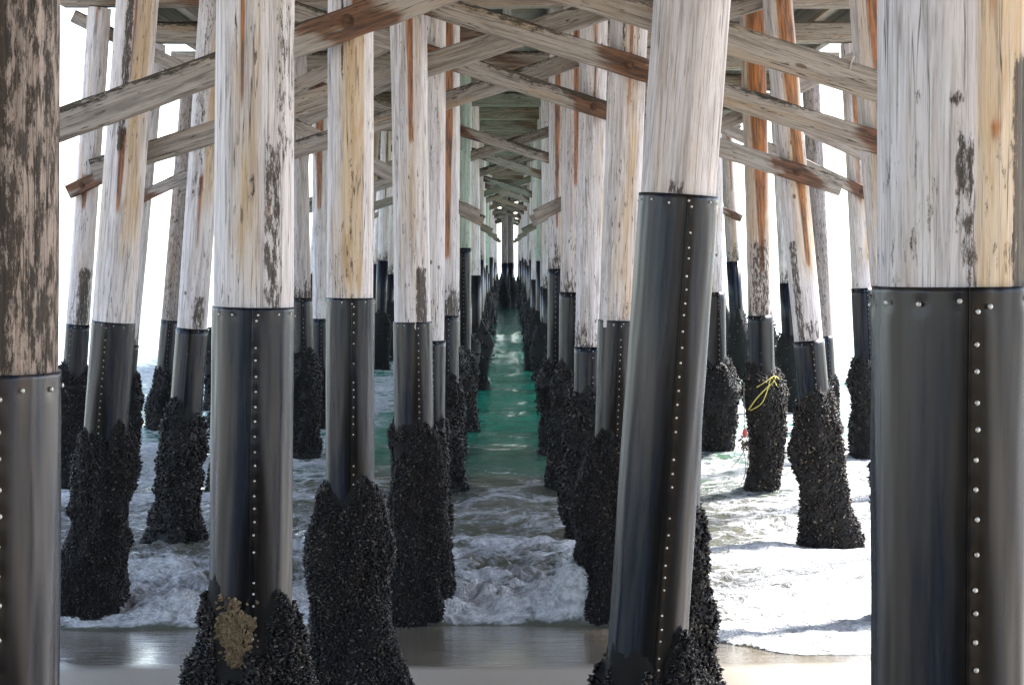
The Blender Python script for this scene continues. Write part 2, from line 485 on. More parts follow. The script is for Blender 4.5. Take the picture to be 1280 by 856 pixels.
def crust_mesh(name, seed, r, zb, zt, n_shell, size, nu=40, nv=44, thick=0.085, patch=0.0, bulge=0.05, gap=()):
    """lumpy colony of mussels round a pile, from zb up to a ragged top near zt"""
    rg = np.random.default_rng(seed)
    sx = seed * 3.17
    def top(th):
        return zt + 0.16 * fbm(np.cos(th) * 1.5 + sx, np.sin(th) * 1.5, 0.3, o=3)
    nb = 16
    bt, bz, ba = rg.uniform(-np.pi, np.pi, nb), rg.uniform(zb, zt, nb), rg.uniform(-0.07, 0.075, nb)
    bsz, bst = rg.uniform(0.05, 0.16, nb), rg.uniform(0.2, 0.6, nb)
    ph, pa = rg.uniform(-0.7, 0.7), rg.uniform(0.08, 0.30)
    def rad(th, z):
        c, s = np.cos(th), np.sin(th)
        lump = fbm(c * 1.2 + sx, s * 1.2 + 5, z * 2.2, o=4, g=0.5)
        lo = fbm(c * 0.7 - sx, s * 0.7, z * 0.9 + 2, o=2)
        t = thick * (1.0 + 0.95 * lump) + 0.070 * lo + bulge * sst(zt, zb, z)
        t = t * (1 + pa * np.cos(2 * np.pi * (z - zb) / (zt - zb) * 0.95 + ph))
        for i in range(nb):
            da = np.arctan2(np.sin(th - bt[i]), np.cos(th - bt[i]))
            t = t + ba[i] * np.exp(-(da / bst[i]) ** 2 - ((z - bz[i]) / bsz[i]) ** 2)
        t = np.maximum(t, 0.014)
        if patch > 0:
            t = t * sst(-0.05, 0.22, fbm(c * 1.3 + sx * 2, s * 1.3, z * 1.6, o=3) + 0.9 - patch * 1.5 * sst(zb, zt, z))
        if gap:
            t = t * (1 - stain(th, z, gap, r))
        return r + 0.002 + t * (0.45 * sst(0.0, 0.10, top(th) - z) + 0.55 * sst(0.02, 0.5, top(th) - z)) - 0.012 * sst(0.0, -0.02, top(th) - z)
    th = np.arange(nu) / nu * 2 * np.pi
    zz = np.linspace(zb, zt + 0.22, nv)
    T, Zg = np.meshgrid(th, zz)
    Rr = rad(T, Zg)
    V0 = np.stack([Rr * np.cos(T), Rr * np.sin(T), Zg], -1).reshape(-1, 3)
    F0 = quads(nu, nv)
    # shells
    ths = rg.uniform(-np.pi / 2 - 2.25, -np.pi / 2 + 2.25, n_shell)
    zs = rg.uniform(zb, zt + 0.2, n_shell)
    rr = rad(ths, zs)
    ok = rr > r + 0.012
    ths, zs, rr = ths[ok], zs[ok], rr[ok]
    n = len(ths)
    P = np.stack([rr * np.cos(ths), rr * np.sin(ths), zs], 1)
    nrm = np.stack([np.cos(ths), np.sin(ths), 0 * ths], 1)
    ax = rg.normal(size=(n, 3)) * 0.55 + nrm * 0.9 + np.array([0, 0, 0.2])
    ax /= np.linalg.norm(ax, axis=1)[:, None]
    b = np.cross(ax, rg.normal(size=(n, 3)))
    b /= np.linalg.norm(b, axis=1)[:, None]
    cc = np.cross(ax, b)
    L = size * rg.uniform(0.55, 1.35, n)
    P = P + nrm * (L * rg.uniform(-0.05, 0.3, n))[:, None]
    SV = (P[:, None, :] + L[:, None, None] * (SHELL_V[None, :, 0:1] * b[:, None, :] + SHELL_V[None, :, 1:2] * cc[:, None, :] + SHELL_V[None, :, 2:3] * ax[:, None, :])).reshape(-1, 3)
    SF = (np.arange(n)[:, None, None] * 8 + SHELL_F[None] + len(V0)).reshape(-1, 3)
    return mesh(name, np.concatenate([V0, SV]), F0, SF, smooth=True, attrs={'shell': np.concatenate([np.zeros(len(V0)), np.ones(len(SV))])})

def stain(th, z, items, r, run=False, soft=0.10):
    """sum of soft vertical stains; each = (u, halfwidth_u, z_low, z_high, weight)"""
    u = np.cos(th)
    front = sst(0.15, -0.15, np.sin(th))
    s = np.zeros_like(u)
    for (uc, hw, z0, z1, w) in items:
        if run:
            f = np.clip((z - z0) / max(min(z1, z0 + 1.6) - z0, 0.05), 0, 1)
            hw, w = hw * (0.6 + 0.5 * f), w * (0.78 + 0.3 * f)
        s = np.maximum(s, w * front * sst(hw * 1.5, hw * 0.5, np.abs(u - uc)) * sst(z0 - min(soft, 0.4 * (z1 - z0)), z0 + soft * 0.3, z) * sst(z1 + min(0.05, 0.4 * (z1 - z0)), z1 - 0.03, z))
    return s

def shaft_mesh(seed, r, z0, z1, nu, nv, rust=(), dark=(), tan=(), dark_low=0.35, all_dark=0.0, lowtop=0.0):
    sx = seed * 1.93
    th = np.arange(nu) / nu * 2 * np.pi
    zz = z0 + (z1 - z0) * np.linspace(0, 1, nv) ** 1.35
    T, Zg = np.meshgrid(th, zz)
    c, s = np.cos(T), np.sin(T)
    rr = r * (1 + 0.035 * fbm(c * 0.9 + sx, s * 0.9, Zg * 0.5, o=2) + 0.022 * fbm(c * 5 + sx, s * 5, Zg * 0.7, o=3) + 0.008 * fbm(c * 14, s * 14 + sx, Zg * 1.6, o=2))
    bend = 0.012 * np.sin(Zg * 0.7 + sx)
    V0 = np.stack([rr * c + bend * 0, rr * s, Zg], -1).reshape(-1, 3)
    low = dark_low * sst(0.62, 0.0, Zg - lowtop + 0.25 * fbm(c * 2 + sx, s * 2, 0.5, o=3))
    D = np.maximum(np.maximum(low, all_dark), stain(T, Zg, dark, r))
    at_ = {'dark': D.ravel(), 'rust': stain(T, Zg, rust, r, True).ravel(), 'tan': stain(T, Zg, tan, r, False, 0.5).ravel()}
    return mesh('shaft', V0, quads(nu, nv), attrs=at_)

def nail_shape(sz):
    V, Fq = [], []
    n = 8
    rings = ((1.0, 0.0), (0.95, 0.35), (0.55, 0.62))
    for (q, h) in rings:
        for k in range(n):
            a = 2 * math.pi * k / n
            V.append((q * sz * math.cos(a), q * sz * math.sin(a), h * sz))
    V.append((0, 0, 0.7 * sz))
    F3 = [(2 * n + k, 2 * n + (k + 1) % n, 3 * n) for k in range(n)]
    return np.array(V), quads(n, 3), np.array(F3)

def jacket_mesh(seed, r, z0, z1, seam, nails, nu, nv, wob=0.0025):
    """rolled sheet round the pile: overlap seam at angle `seam`, dimpled under each nail"""
    sx = seed * 2.71
    th = seam + np.linspace(0, 2 * np.pi + 0.22, nu)
    zz = np.linspace(z0, z1, nv)
    T, Zg = np.meshgrid(th, zz)
    c, s = np.cos(T), np.sin(T)
    frac = (T - seam) / (2 * np.pi + 0.22)
    rr = r + 0.006 * (1 - frac) + wob * fbm(c * 2.2 + sx, s * 2.2, Zg * 1.1, o=3) + 0.3 * wob * fbm(c * 6 + sx, s * 6, Zg * 2.5, o=2)
    rust = np.zeros_like(rr)
    for (a, z) in nails:
        da = np.arctan2(np.sin(T - a), np.cos(T - a)) * r
        q = da ** 2 + (Zg - z) ** 2
        rr -= 0.0035 * np.exp(-q / 0.013 ** 2)
        rust = np.maximum(rust, np.exp(-(da / 0.014) ** 2) * np.exp(-np.maximum(z - Zg, 0) / 0.03) * np.exp(-np.maximum(Zg - z, 0) / 0.02))
    V0 = np.stack([rr * c, rr * s, Zg], -1).reshape(-1, 3)
    F0 = quads(nu, nv, False)
    # top rim turned in, and the lip of the overlapping edge
    lip = np.stack([(rr[-1] - 0.010) * c[-1], (rr[-1] - 0.010) * s[-1], Zg[-1] - 0.003], -1)
    b = len(V0)
    i = np.arange(nu - 1)
    F1 = np.stack([(nv - 1) * nu + i, (nv - 1) * nu + i + 1, b + i + 1, b + i], 1)
    e = np.stack([(rr[:, 0] - 0.007) * c[:, 0], (rr[:, 0] - 0.007) * s[:, 0], Zg[:, 0]], -1)
    b2 = b + nu
    j = np.arange(nv - 1)
    F2 = np.stack([j * nu, (j + 1) * nu, b2 + j + 1, b2 + j], 1)
    V = np.concatenate([V0, lip, e])
    sp = np.concatenate([(0.30 * sst(0.5, 0.0, Zg - z0)).ravel(), np.zeros(nu + nv)])
    ru = np.concatenate([rust.ravel(), np.zeros(nu + nv)])
    dth = np.arctan2(np.sin(T - seam - 0.08), np.cos(T - seam - 0.08))
    gr_ = np.concatenate([(0.85 * np.exp(-(dth / (0.28 + 0.30 * sst(z1 - 0.3, z1 - 0.9, Zg))) ** 2) * (0.6 + 0.4 * sst(z1, z0 + 0.3 * (z1 - z0), Zg))).ravel(), np.zeros(nu + nv)])
    me = mesh('jacket', V, np.concatenate([F0, F1, F2]), None, attrs={'rust': ru, 'speck': sp, 'grime': gr_})
    return me

def nail_positions(seed, r, zj, zlow, seam, pitch=0.055, rim=9):
    rg = random.Random(seed)
    out = []
    z = zj - 0.045
    while z > zlow:
        if rg.random() > 0.08: out.append((seam + 0.10 + rg.uniform(-0.012, 0.012), z + rg.uniform(-0.006, 0.006)))
        z -= pitch * rg.uniform(0.85, 1.2)
    for k in range(rim):
        out.append((2 * math.pi * (k + 0.4) / rim + rg.uniform(-0.08, 0.08), zj - 0.03 + rg.uniform(-0.008, 0.008)))
    return out

NAIL_CACHE = {}
def add_nails(jk, r, nails, sz, single):
    vb, fq, ft = nail_shape(sz)
    if single:
        if sz not in NAIL_CACHE:
            NAIL_CACHE[sz] = mesh('nail', vb, fq, ft)
            NAIL_CACHE[sz].materials.append(M_NAIL)
        for (a, z) in nails:
            o = obj('nail', NAIL_CACHE[sz], None, jk)
            o.location = ((r + 0.0025) * math.cos(a), (r + 0.0025) * math.sin(a), z)
            o.rotation_euler = Vector((math.cos(a), math.sin(a), 0)).to_track_quat('Z', 'X').to_euler()
        return
    Vs, Q, T3 = [], [], []
    for i, (a, z) in enumerate(nails):
        n_, t_ = np.array((math.cos(a), math.sin(a), 0)), np.array((-math.sin(a), math.cos(a), 0))
        P = (r + 0.0025) * n_ + np.array((0, 0, z))
        Vs.append(P + vb[:, 0:1] * t_ + vb[:, 1:2] * np.array((0, 0, 1.0)) + vb[:, 2:3] * n_)
        Q.append(fq + i * len(vb))
        T3.append(ft + i * len(vb))
    o = obj('nail_rows', mesh('nail_rows', np.concatenate(Vs), np.concatenate(Q), np.concatenate(T3)), M_NAIL, jk)
    tag(o, kind='stuff')

def pile(seed, Yk, Xtop, Xlow, ztop_ref, zlow_ref, dia, jt, mt, lvl, label, group=None, seam_u=0.15, rust=(), dark=(), tan=(),
         dark_low=0.35, all_dark=0.0, tint=(1, 1, 1, 1), jtint=(1, 1, 1, 1), mtint=(1, 1, 1, 1), patch=0.0, thick=0.085, bulge=0.05, name='timber_pile', gap=()):
    """lvl 0 = close up ... 3 = far down the pier; heights jt, mt are above the water"""
    r = dia / 2
    key_patch = patch > 0
    sl = (Xtop - Xlow) / (ztop_ref - zlow_ref)
    zg = float(ground_z(Yk))
    Xg = Xlow + sl * (zg - zlow_ref)
    e = empty(name, (Xg, Yk, zg), (0, math.atan(sl), 0))
    tag(e, label, 'pile', group)
    cz = 1 / math.cos(math.atan(sl))
    loc = lambda z: (z - zg) * cz
    zj, zm, zt = loc(jt), loc(mt), loc(CAP_Z) - abs(sl) * r - 0.002
    nu_s, nv_s = ((176, 150), (112, 120), (64, 80), (28, 30))[lvl]
    cv = lambda L: tuple((u, hw, loc(a), loc(b), w) for (u, hw, a, b, w) in L)
    sh = obj('timber_shaft', shaft_mesh(seed, r, zj - 0.06, zt, nu_s, nv_s, cv(rust), cv(dark), cv(tan), dark_low, all_dark, zj), M_PILE, e)
    sh.color = tint
    seam = -math.acos(max(-1, min(1, seam_u)))
    zlow = -0.25
    nl = nail_positions(seed, r, zj, max(zm - 0.1, 0.1), seam, 0.055 if lvl < 2 else 0.07, (13, 12, 10, 8)[lvl])
    nu_j, nv_j = ((180, 200), (120, 160), (48, 40), (22, 8))[lvl]
    rj = r * 1.02 + 0.004
    jk = obj('jacket', jacket_mesh(seed, rj, zlow, zj, seam, nl if lvl < 2 else (), nu_j, nv_j, (0.0042, 0.0045, 0.004, 0.002)[lvl]), M_JACKET, e)
    jk.color = jtint
    if lvl < 3:
        front = [(a, z) for (a, z) in nl if math.sin(a) < 0.35]
        add_nails(jk, rj + 0.003, front if lvl == 0 else nl, (0.0054, 0.0050, 0.0054)[lvl], lvl == 0)
    ns, sz, nu, nv = ((9000, 0.040, 72, 90), (15000, 0.031, 64, 80), (5400, 0.050, 44, 50), (300, 0.11, 20, 22))[lvl]
    if lvl == 0: ns = 2500
    if key_patch: ns = 13000
    cr = obj('mussel_crust', crust_mesh('mussel_crust', seed, rj, -0.2, zm, ns, sz, nu, nv, thick, patch, bulge, cv(gap)), M_MUSSEL, e)
    cr.color = mtint
    tag(cr, kind='stuff')
    return e, loc, r

S = 3.85
def bentY(k):
    return 3.5 if k == 0 else (k + 0.8) * S

PILES = {}
def ppile(key, k, p1, p2, wpx, jy, my, label, lvl, **kw):
    """pile placed from two points of its axis in the photo, at the distance of its bent"""
    Yk = bentY(k) + kw.pop('dY', 0.0)
    a, b = at(p1[0], p1[1], Yk), at(p2[0], p2[1], Yk)
    dia = wpx * Yk / F_PX
    jt = at(640, jy, Yk).z
    mt = at(640, my, Yk).z if my is not None else 1.55
    for nm in ('rust', 'dark', 'tan', 'gap'):
        if nm in kw:
            kw[nm] = [(u, hw, at(640, y1, Yk).z, at(640, y0, Yk).z if y0 > 0 else 7.0, w) for (u, hw, y0, y1, w) in kw[nm]]
    PILES[key] = pile(hash(key) % 97 if False else sum(map(ord, key)) % 89 + 3, Yk, a.x, b.x, a.z, b.z, dia, jt, mt, lvl, label, **kw)
    return PILES[key]

# stains: (u across the face -1..1, half width, photo y top, photo y bottom, weight)
ppile('lo0', 0, (-25, 0), (-29, 856), 188, 462, None, 'thick pile with mottled blackened wood above a grey sheet jacket', 0,
      seam_u=0.42, all_dark=0.56, dark=[(0.3, 0.55, 0, 462, 0.72)], dark_low=0.6, tan=[(0.1, 0.25, 0, 440, 0.6)], tint=(0.52, 0.44, 0.37, 1), jtint=(1.6, 1.5, 1.45, 1))
ppile('ri0', 0, (1190, 0), (1185, 856), 184, 357, None, 'thick bleached pile with an ochre stripe and black streaks above a scuffed jacket', 0,
      seam_u=-0.02, tan=[(0.44, 0.36, 0, 360, 1.5)], dark=[(0.76, 0.17, 80, 357, 0.9), (0.95, 0.08, 0, 357, 0.6), (-0.18, 0.11, 118, 142, 0.72), (-0.06, 0.13, 180, 290, 0.66), (0.02, 0.16, 285, 335, 0.6), (-0.65, 0.07, 118, 136, 1.0), (0.36, 0.03, 96, 116, 0.7)], rust=[(0.33, 0.10, 155, 182, 0.75), (0.28, 0.12, 0, 22, 0.6)], dark_low=0.30)
ppile('le1', 1, (320, 0), (312, 800), 96, 383, 758, 'upright pile with a tan barnacle patch low on its tall dark jacket', 1,
      seam_u=0.12, rust=[(-0.2, 0.10, 0, 125, 0.75), (0.5, 0.05, 250, 290, 0.5)], tan=[(-0.1, 0.5, 0, 330, 0.7)], dark=[(0.6, 0.22, 180, 384, 0.62), (0.05, 0.12, 215, 255, 0.6), (0.85, 0.2, 0, 200, 0.45)], dark_low=0.25, patch=0.12, thick=0.060, bulge=0.015, gap=[(-0.30, 0.42, 0, 838, 1.0), (0.25, 0.3, 0, 800, 1.0)])
ppile('ri1', 1, (866, 0), (806, 830), 93, 244, 800, 'leaning pile whose dark riveted jacket reaches far higher than on other piles', 1,
      seam_u=0.15, tan=[(0.2, 0.3, 0, 240, 0.4)], dark=[(-0.2, 0.25, 226, 250, 0.7)], dark_low=0.05, patch=0.45, thick=0.07, bulge=0.03, tint=(0.92, 0.90, 0.88, 1))
ppile('le2', 2, (439, 0), (437, 800), 57, 372, 600, 'pile with yellow stained wood carrying the rust stained end of a diagonal brace', 1,
      seam_u=0.12, rust=[(0.25, 0.25, 0, 40, 0.9), (0.3, 0.06, 60, 120, 0.5)], tan=[(0.15, 0.5, 30, 340, 1.3)], dark=[(-0.3, 0.06, 0, 100, 0.7), (0.1, 0.1, 160, 372, 0.45)], dark_low=0.3, thick=0.070, bulge=0.085)
ppile('ri2', 2, (862, 0), (840, 800), 56, 380, 610, 'mussel clad pile half hidden behind the strongly leaning jacketed pile', 2, thick=0.10, bulge=0.09)
ppile('le3', 3, (511, 50), (519, 700), 46, 402, 525, 'white pile with a rusty bolt hole and orange drip high on its face', 1,
      seam_u=0.25, rust=[(0.1, 0.20, 0, 175, 1.0)], tan=[(0.1, 0.35, 150, 400, 0.6)], dark=[(0.55, 0.3, 335, 402, 0.85)], dark_low=0.3, thick=0.085, bulge=0.03)
ppile('ri3', 3, (785, 60), (762, 700), 47, 400, 545, 'pale pile struck by a burst of white foam at the edge of the wave', 1,
      seam_u=0.0, rust=[(0.1, 0.14, 0, 130, 0.8)], tan=[(0.3, 0.35, 100, 400, 0.7)], dark=[(-0.3, 0.12, 0, 80, 0.55)], dark_low=0.4, thick=0.085, bulge=0.04)
ppile('lm3', 3, (172, 0), (114, 780), 51, 402, 532, 'slanting pile split by a brown black band beside a tan one', 1,
      seam_u=-0.2, rust=[(0.15, 0.12, 0, 100, 0.7), (0.0, 0.16, 165, 262, 0.9)], tan=[(0.55, 0.4, 0, 300, 0.9)], dark=[(-0.1, 0.22, 0, 190, 0.75)], dark_low=0.15, thick=0.068, bulge=0.045)
ppile('rm3', 3, (1086, 0), (1108, 290), 48, 365, 545, 'orange stained slanting pile half covered by the thick bleached pile', 2,
      rust=[(0.3, 0.55, 0, 270, 1.0)], tan=[(0, 0.9, 0, 400, 0.7)])
ppile('li4', 4, (539, 200), (537, 600), 35, 425, 520, 'thin strip of pale pile standing close behind the rust dripped white pile', 2)
ppile('ri4', 4, (741, 100), (733, 650), 34, 433, 490, 'pile with the lowest jacket rim, brown wood showing above it', 2,
      rust=[(0.15, 0.2, 0, 140, 0.7)], dark_low=0.62)
ppile('lm4', 4, (269, 0), (222, 660), 37, 410, 500, 'grey slanting pile rising from foam, mussels flaring at its foot', 2,
      seam_u=-0.1, rust=[(0.1, 0.14, 220, 310, 0.75)], tan=[(0.6, 0.4, 0, 250, 0.8)], dark=[(-0.2, 0.4, 0, 250, 0.45), (0.5, 0.35, 370, 410, 0.7)], dark_low=0.25, thick=0.095, bulge=0.07)
ppile('rm4', 4, (971, 0), (1034, 675), 36, 425, 492, 'pile with red orange heartwood leaning outward over bright foam', 2,
      seam_u=-0.05, rust=[(0.3, 0.5, 0, 235, 1.0), (0.3, 0.26, 180, 330, 0.95)], tan=[(0.3, 0.8, 0, 330, 0.9)], dark=[(-0.6, 0.25, 300, 425, 0.7), (0.1, 0.7, 400, 425, 0.55)], dark_low=0.2, thick=0.085, bulge=0.04, mtint=(1.5, 1.4, 1.25, 1))  # mussels tinted lighter: their sunlit, hazy look is put into the colour
ppile('li5', 5, (559, 150), (556, 600), 30, 394, 470, 'pile with a long orange brown streak, in the row along the green lane', 2,
      rust=[(0.1, 0.34, 0, 320, 1.0)], dark_low=0.8)
ppile('ri5', 5, (717, 150), (712, 600), 29, 365, 460, 'pale pile third along the lane beyond the foam burst', 2, rust=[(0.2, 0.25, 0, 230, 0.95)], dark_low=0.6, tint=(0.93, 0.9, 0.88, 1))
ppile('lo5', 5, (125, 0), (84, 600), 28, 405, 462, 'white slanting pile with a rusty bolt and broken brace end on its face', 2,
      seam_u=-0.4, rust=[(0.1, 0.2, 0, 70, 0.6), (0.0, 0.3, 220, 260, 0.85)], dark=[(0.5, 0.5, 335, 405, 0.8)], dark_low=0.45)
ppile('rm5', 5, (940, 0), (956, 610), 30, 394, 462, 'dark red stained pile with yellow rope snagged on its mussels', 2,
      seam_u=-0.25, rust=[(0.2, 0.7, 0, 265, 1.0), (0.15, 0.3, 250, 340, 0.9)], dark=[(0, 0.9, 300, 394, 0.62)], tan=[(0, 1, 0, 300, 0.8)], dark_low=0.62, thick=0.085, bulge=0.0, mtint=(1.4, 1.3, 1.1, 1), tint=(0.92, 0.86, 0.8, 1))  # lighter mussel tint, carrying sunlight and flare in the colour here too
ppile('lm6', 6, (373, 200), (381, 560), 25, 372, 440, 'dull pile with thick mussels just beside the barnacle patched pile', 2, dark_low=0.7, tint=(0.8, 0.78, 0.76, 1))
ppile('rm6', 6, (889, 100), (896, 570), 25, 365, 452, 'straight pale pile peeping out beside the high jacketed leaning pile', 2, thick=0.11)
ppile('lo6', 6, (186, 150), (148, 560), 25, 430, 460, 'grey outer pile tucked behind the brown banded slanting pile', 2, dark_low=0.7)
ppile('ro6', 6, (1066, 110), (1088, 575), 26, 360, 448, 'outer pile with mussel knob below its jacket beside the bleached thick pile', 2, rust=[(0, 0.3, 100, 250, 0.7)], tan=[(0.2, 0.7, 0, 330, 0.6)])
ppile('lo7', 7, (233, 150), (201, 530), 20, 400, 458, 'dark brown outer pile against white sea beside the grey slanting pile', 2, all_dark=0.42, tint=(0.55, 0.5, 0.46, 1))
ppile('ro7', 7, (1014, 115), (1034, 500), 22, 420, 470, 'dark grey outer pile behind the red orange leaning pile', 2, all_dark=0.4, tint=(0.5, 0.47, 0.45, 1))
ppile('li7', 7, (577, 200), (577, 400), 22, 310, 440, 'green stained pile in the row along the lane', 2, tint=(0.58, 0.74, 0.64, 1))
ppile('lm7', 7, (400, 200), (400, 540), 19, 398, 455, 'narrow dull pile with orange top next to the yellow stained pile', 2, rust=[(0, 0.5, 100, 260, 0.8)])

ORD = ['first', 'second', 'third', 'fourth', 'fifth', 'sixth', 'seventh', 'eighth', 'ninth', 'tenth', 'eleventh', 'twelfth', 'thirteenth', 'fourteenth', 'fifteenth', 'sixteenth', 'seventeenth', 'eighteenth', 'nineteenth', 'twentieth']
def bent_name(k):
    n = k + 1
    if n <= 20: return ORD[n - 1] + ' bent'
    return 'twenty ' + ORD[n - 21] + ' bent'
def side_name(sg):
    return "barnacled pile's side" if sg < 0 else "leaning pile's side"
LBL = {'i': 'slim pile lining the green lane in the %s, %s',
       'm': 'middle row pile of the %s, %s',
       'o': 'slanting outermost pile of the %s, %s'}
GRP = {'i': 'far piles lining the lane', 'm': 'far piles of the middle rows', 'o': 'far piles of the outer rows'}
rowX = {'li': -0.80, 'ri': 0.82, 'lm': -3.1, 'rm': 3.1, 'lo': -5.15, 'ro': 5.15}
NB = 29
sd_ = 200
for k in range(2, NB):
    for key, x0 in rowX.items():
        if key + str(k) in PILES or (k < 5 and key[1] == 'i') or (k < 4 and key[1] == 'o'): continue
        sd_ += 1
        sg = -1 if x0 < 0 else 1
        Yk = bentY(k) + rnd.uniform(-0.12, 0.12)
        q = rnd.random()
        lean = {'i': rnd.uniform(-0.012, 0.012), 'm': sg * rnd.uniform(0.02, 0.08), 'o': sg * rnd.uniform(0.06, 0.085)}[key[1]]
        x0 = x0 + rnd.uniform(-0.05, 0.05)
        jt = rnd.uniform(2.15, 2.85)
        ru = [(rnd.uniform(-0.3, 0.4), rnd.uniform(0.12, 0.35), rnd.uniform(3.4, 4.6), 7.0, rnd.uniform(0.6, 0.9))] if rnd.random() < 0.9 else []
        ta = [(rnd.uniform(-0.4, 0.5), 0.5, 2.0, 7.0, rnd.uniform(0.3, 0.9))]
        g_ = rnd.random()
        tint = (0.55, 0.78, 0.64, 1) if g_ < 0.10 and key[1] == 'i' else ((0.62, 0.58, 0.55, 1) if g_ < 0.3 else (1, 1, 1, 1))
        PILES[key + str(k)] = pile(sd_, Yk, x0, x0 + lean * -1 * (CAP_Z - 1.0) + lean * 2 * (CAP_Z - 1.0) * 1.0, CAP_Z, 1.0, rnd.uniform(0.27, 0.33), jt, rnd.uniform(1.4, 1.7),
             3 if k > 7 or k < 5 else 2, LBL[key[1]] % (bent_name(k), side_name(sg)), GRP[key[1]], seam_u=rnd.uniform(-0.5, 0.5), rust=ru, tan=ta, dark_low=rnd.uniform(0.3, 0.8), tint=tint, thick=rnd.uniform(0.08, 0.12), bulge=rnd.uniform(0.02, 0.08))
for (x, Yc, d_, sn) in ((-0.13, 93.5, 0.34, side_name(-1)), (0.17, 94.0, 0.36, side_name(1))):
    sd_ += 1
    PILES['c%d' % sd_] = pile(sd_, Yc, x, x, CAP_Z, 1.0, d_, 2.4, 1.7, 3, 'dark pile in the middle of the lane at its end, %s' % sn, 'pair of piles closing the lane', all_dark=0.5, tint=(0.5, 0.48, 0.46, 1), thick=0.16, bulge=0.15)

# ------------------------------------------------------------------ sawn timbers
def beam_mesh(seed, L, H, T, n=60, rust_at=(), darkness=0.2, rough=0.004):
    """plank along x, height z, thickness y, with worn uneven edges"""
    sx = seed * 2.3
    xs = np.linspace(-L / 2, L / 2, n)
    bv = min(H, T) * 0.10
    prof = [(-T/2 + bv, -H/2), (0, -H/2), (T/2 - bv, -H/2), (T/2, -H/2 + bv), (T/2, 0), (T/2, H/2 - bv), (T/2 - bv, H/2), (0, H/2), (-T/2 + bv, H/2), (-T/2, H/2 - bv), (-T/2, H/6), (-T/2, -H/6), (-T/2, -H/2 + bv)]
    m = len(prof)
    P = np.array(prof)
    X = np.repeat(xs[:, None], m, 1)
    Yy = np.repeat(P[None, :, 0], n, 0)
    Zz = np.repeat(P[None, :, 1], n, 0)
    Yy = Yy + rough * fbm(X * 5 + sx, Yy * 30, Zz * 30, o=3)
    Zz = Zz + rough * 1.3 * fbm(X * 4 - sx, Yy * 30 + 7, Zz * 30, o=3) + 0.006 * fbm(X * 0.6 + sx, X * 0, o=2)
    V = np.stack([X, Yy, Zz], -1).reshape(-1, 3)
    Fq = quads(m, n)
    cap0, cap1 = len(V), len(V) + 1
    V = np.concatenate([V, [[-L / 2, 0, 0], [L / 2, 0, 0]]])
    i = np.arange(m)
    Ft = np.concatenate([np.stack([(i + 1) % m, i, np.full(m, cap0)], 1), np.stack([(n - 1) * m + i, (n - 1) * m + (i + 1) % m, np.full(m, cap1)], 1)])
    ru = np.zeros(len(V))
    for (bx, hw, w) in rust_at:
        ru = np.maximum(ru, w * 1.15 * sst(hw * 1.7, 0.0, np.abs(V[:, 0] - bx + hw * 0.25 * np.sign(V[:, 2])) + 0.10 * vn(V[:, 0] * 9 + sx, V[:, 2] * 40)))
    dk = darkness * (0.5 + 0.5 * fbm(V[:, 0] * 1.2 + sx, V[:, 2] * 6, o=3)) + 0.62 * sst(H * 0.0, H * 0.5, V[:, 2]) * (0.5 + 0.9 * fbm(V[:, 0] * 0.9 - sx, V[:, 2] * 3, o=2))
    return mesh('beam', V, Fq, Ft, smooth=False, attrs={'rust': ru, 'dark': np.clip(dk, 0, 1), 'tan': 0.25 + 0.25 * vn(V[:, 0] * 0.8 + sx, V[:, 0] * 0)})

def bolt_mesh(sz):
    V, F = [], []
    prof = ((0.0, 1.6, 12), (0.16, 1.55, 12), (0.18, 0.85, 12), (0.75, 0.80, 12), (0.95, 0.5, 12))
    n = 12
    for (h, q, _) in prof:
        for k in range(n):
            a = 2 * math.pi * k / n
            qq = q * (0.92 if (k % 2 and q < 1) else 1)
            V.append((qq * sz * math.cos(a), -h * sz, qq * sz * math.sin(a)))
    V.append((0, -1.0 * sz, 0))
    b = (len(prof) - 1) * n
    Ft = [(b + k, b + (k + 1) % n, len(V) - 1) for k in range(n)]
    me = mesh('bolt', V, quads(n, len(prof)), np.array(Ft), smooth=False)
    me.materials.append(M_BOLT)
    return me
BOLT = bolt_mesh(0.026)

def brace(seed, p0, p1, H, T, label, group, bolts=(), tint=(1, 1, 1, 1), darkness=0.2, name='cross_brace', n=60, side=-1):
    """p0, p1 = (X, Z) ends at depth Y (third value); bolts = X positions"""
    (x0, z0), (x1, z1), Yb = p0, p1[:2], p1[2]
    L = math.hypot(x1 - x0, z1 - z0)
    a = math.atan2(z1 - z0, x1 - x0)
    e = empty(name, ((x0 + x1) / 2, Yb, (z0 + z1) / 2), (0, -a, 0))
    tag(e, label, 'beam', group)
    lb = [((bx - (x0 + x1) / 2) / math.cos(a)) for bx in bolts]
    bm = obj('plank', beam_mesh(seed, L, H, T, n, [(b, 0.22, 0.95) for b in lb], darkness), M_BEAM, e)
    bm.color = tint
    for b in lb:
        o = obj('bolt', BOLT, None, e)
        o.location = (b, side * T / 2 if side < 0 else T / 2, 0.0)
        if side > 0: o.rotation_euler = (0, 0, math.pi)
    return e

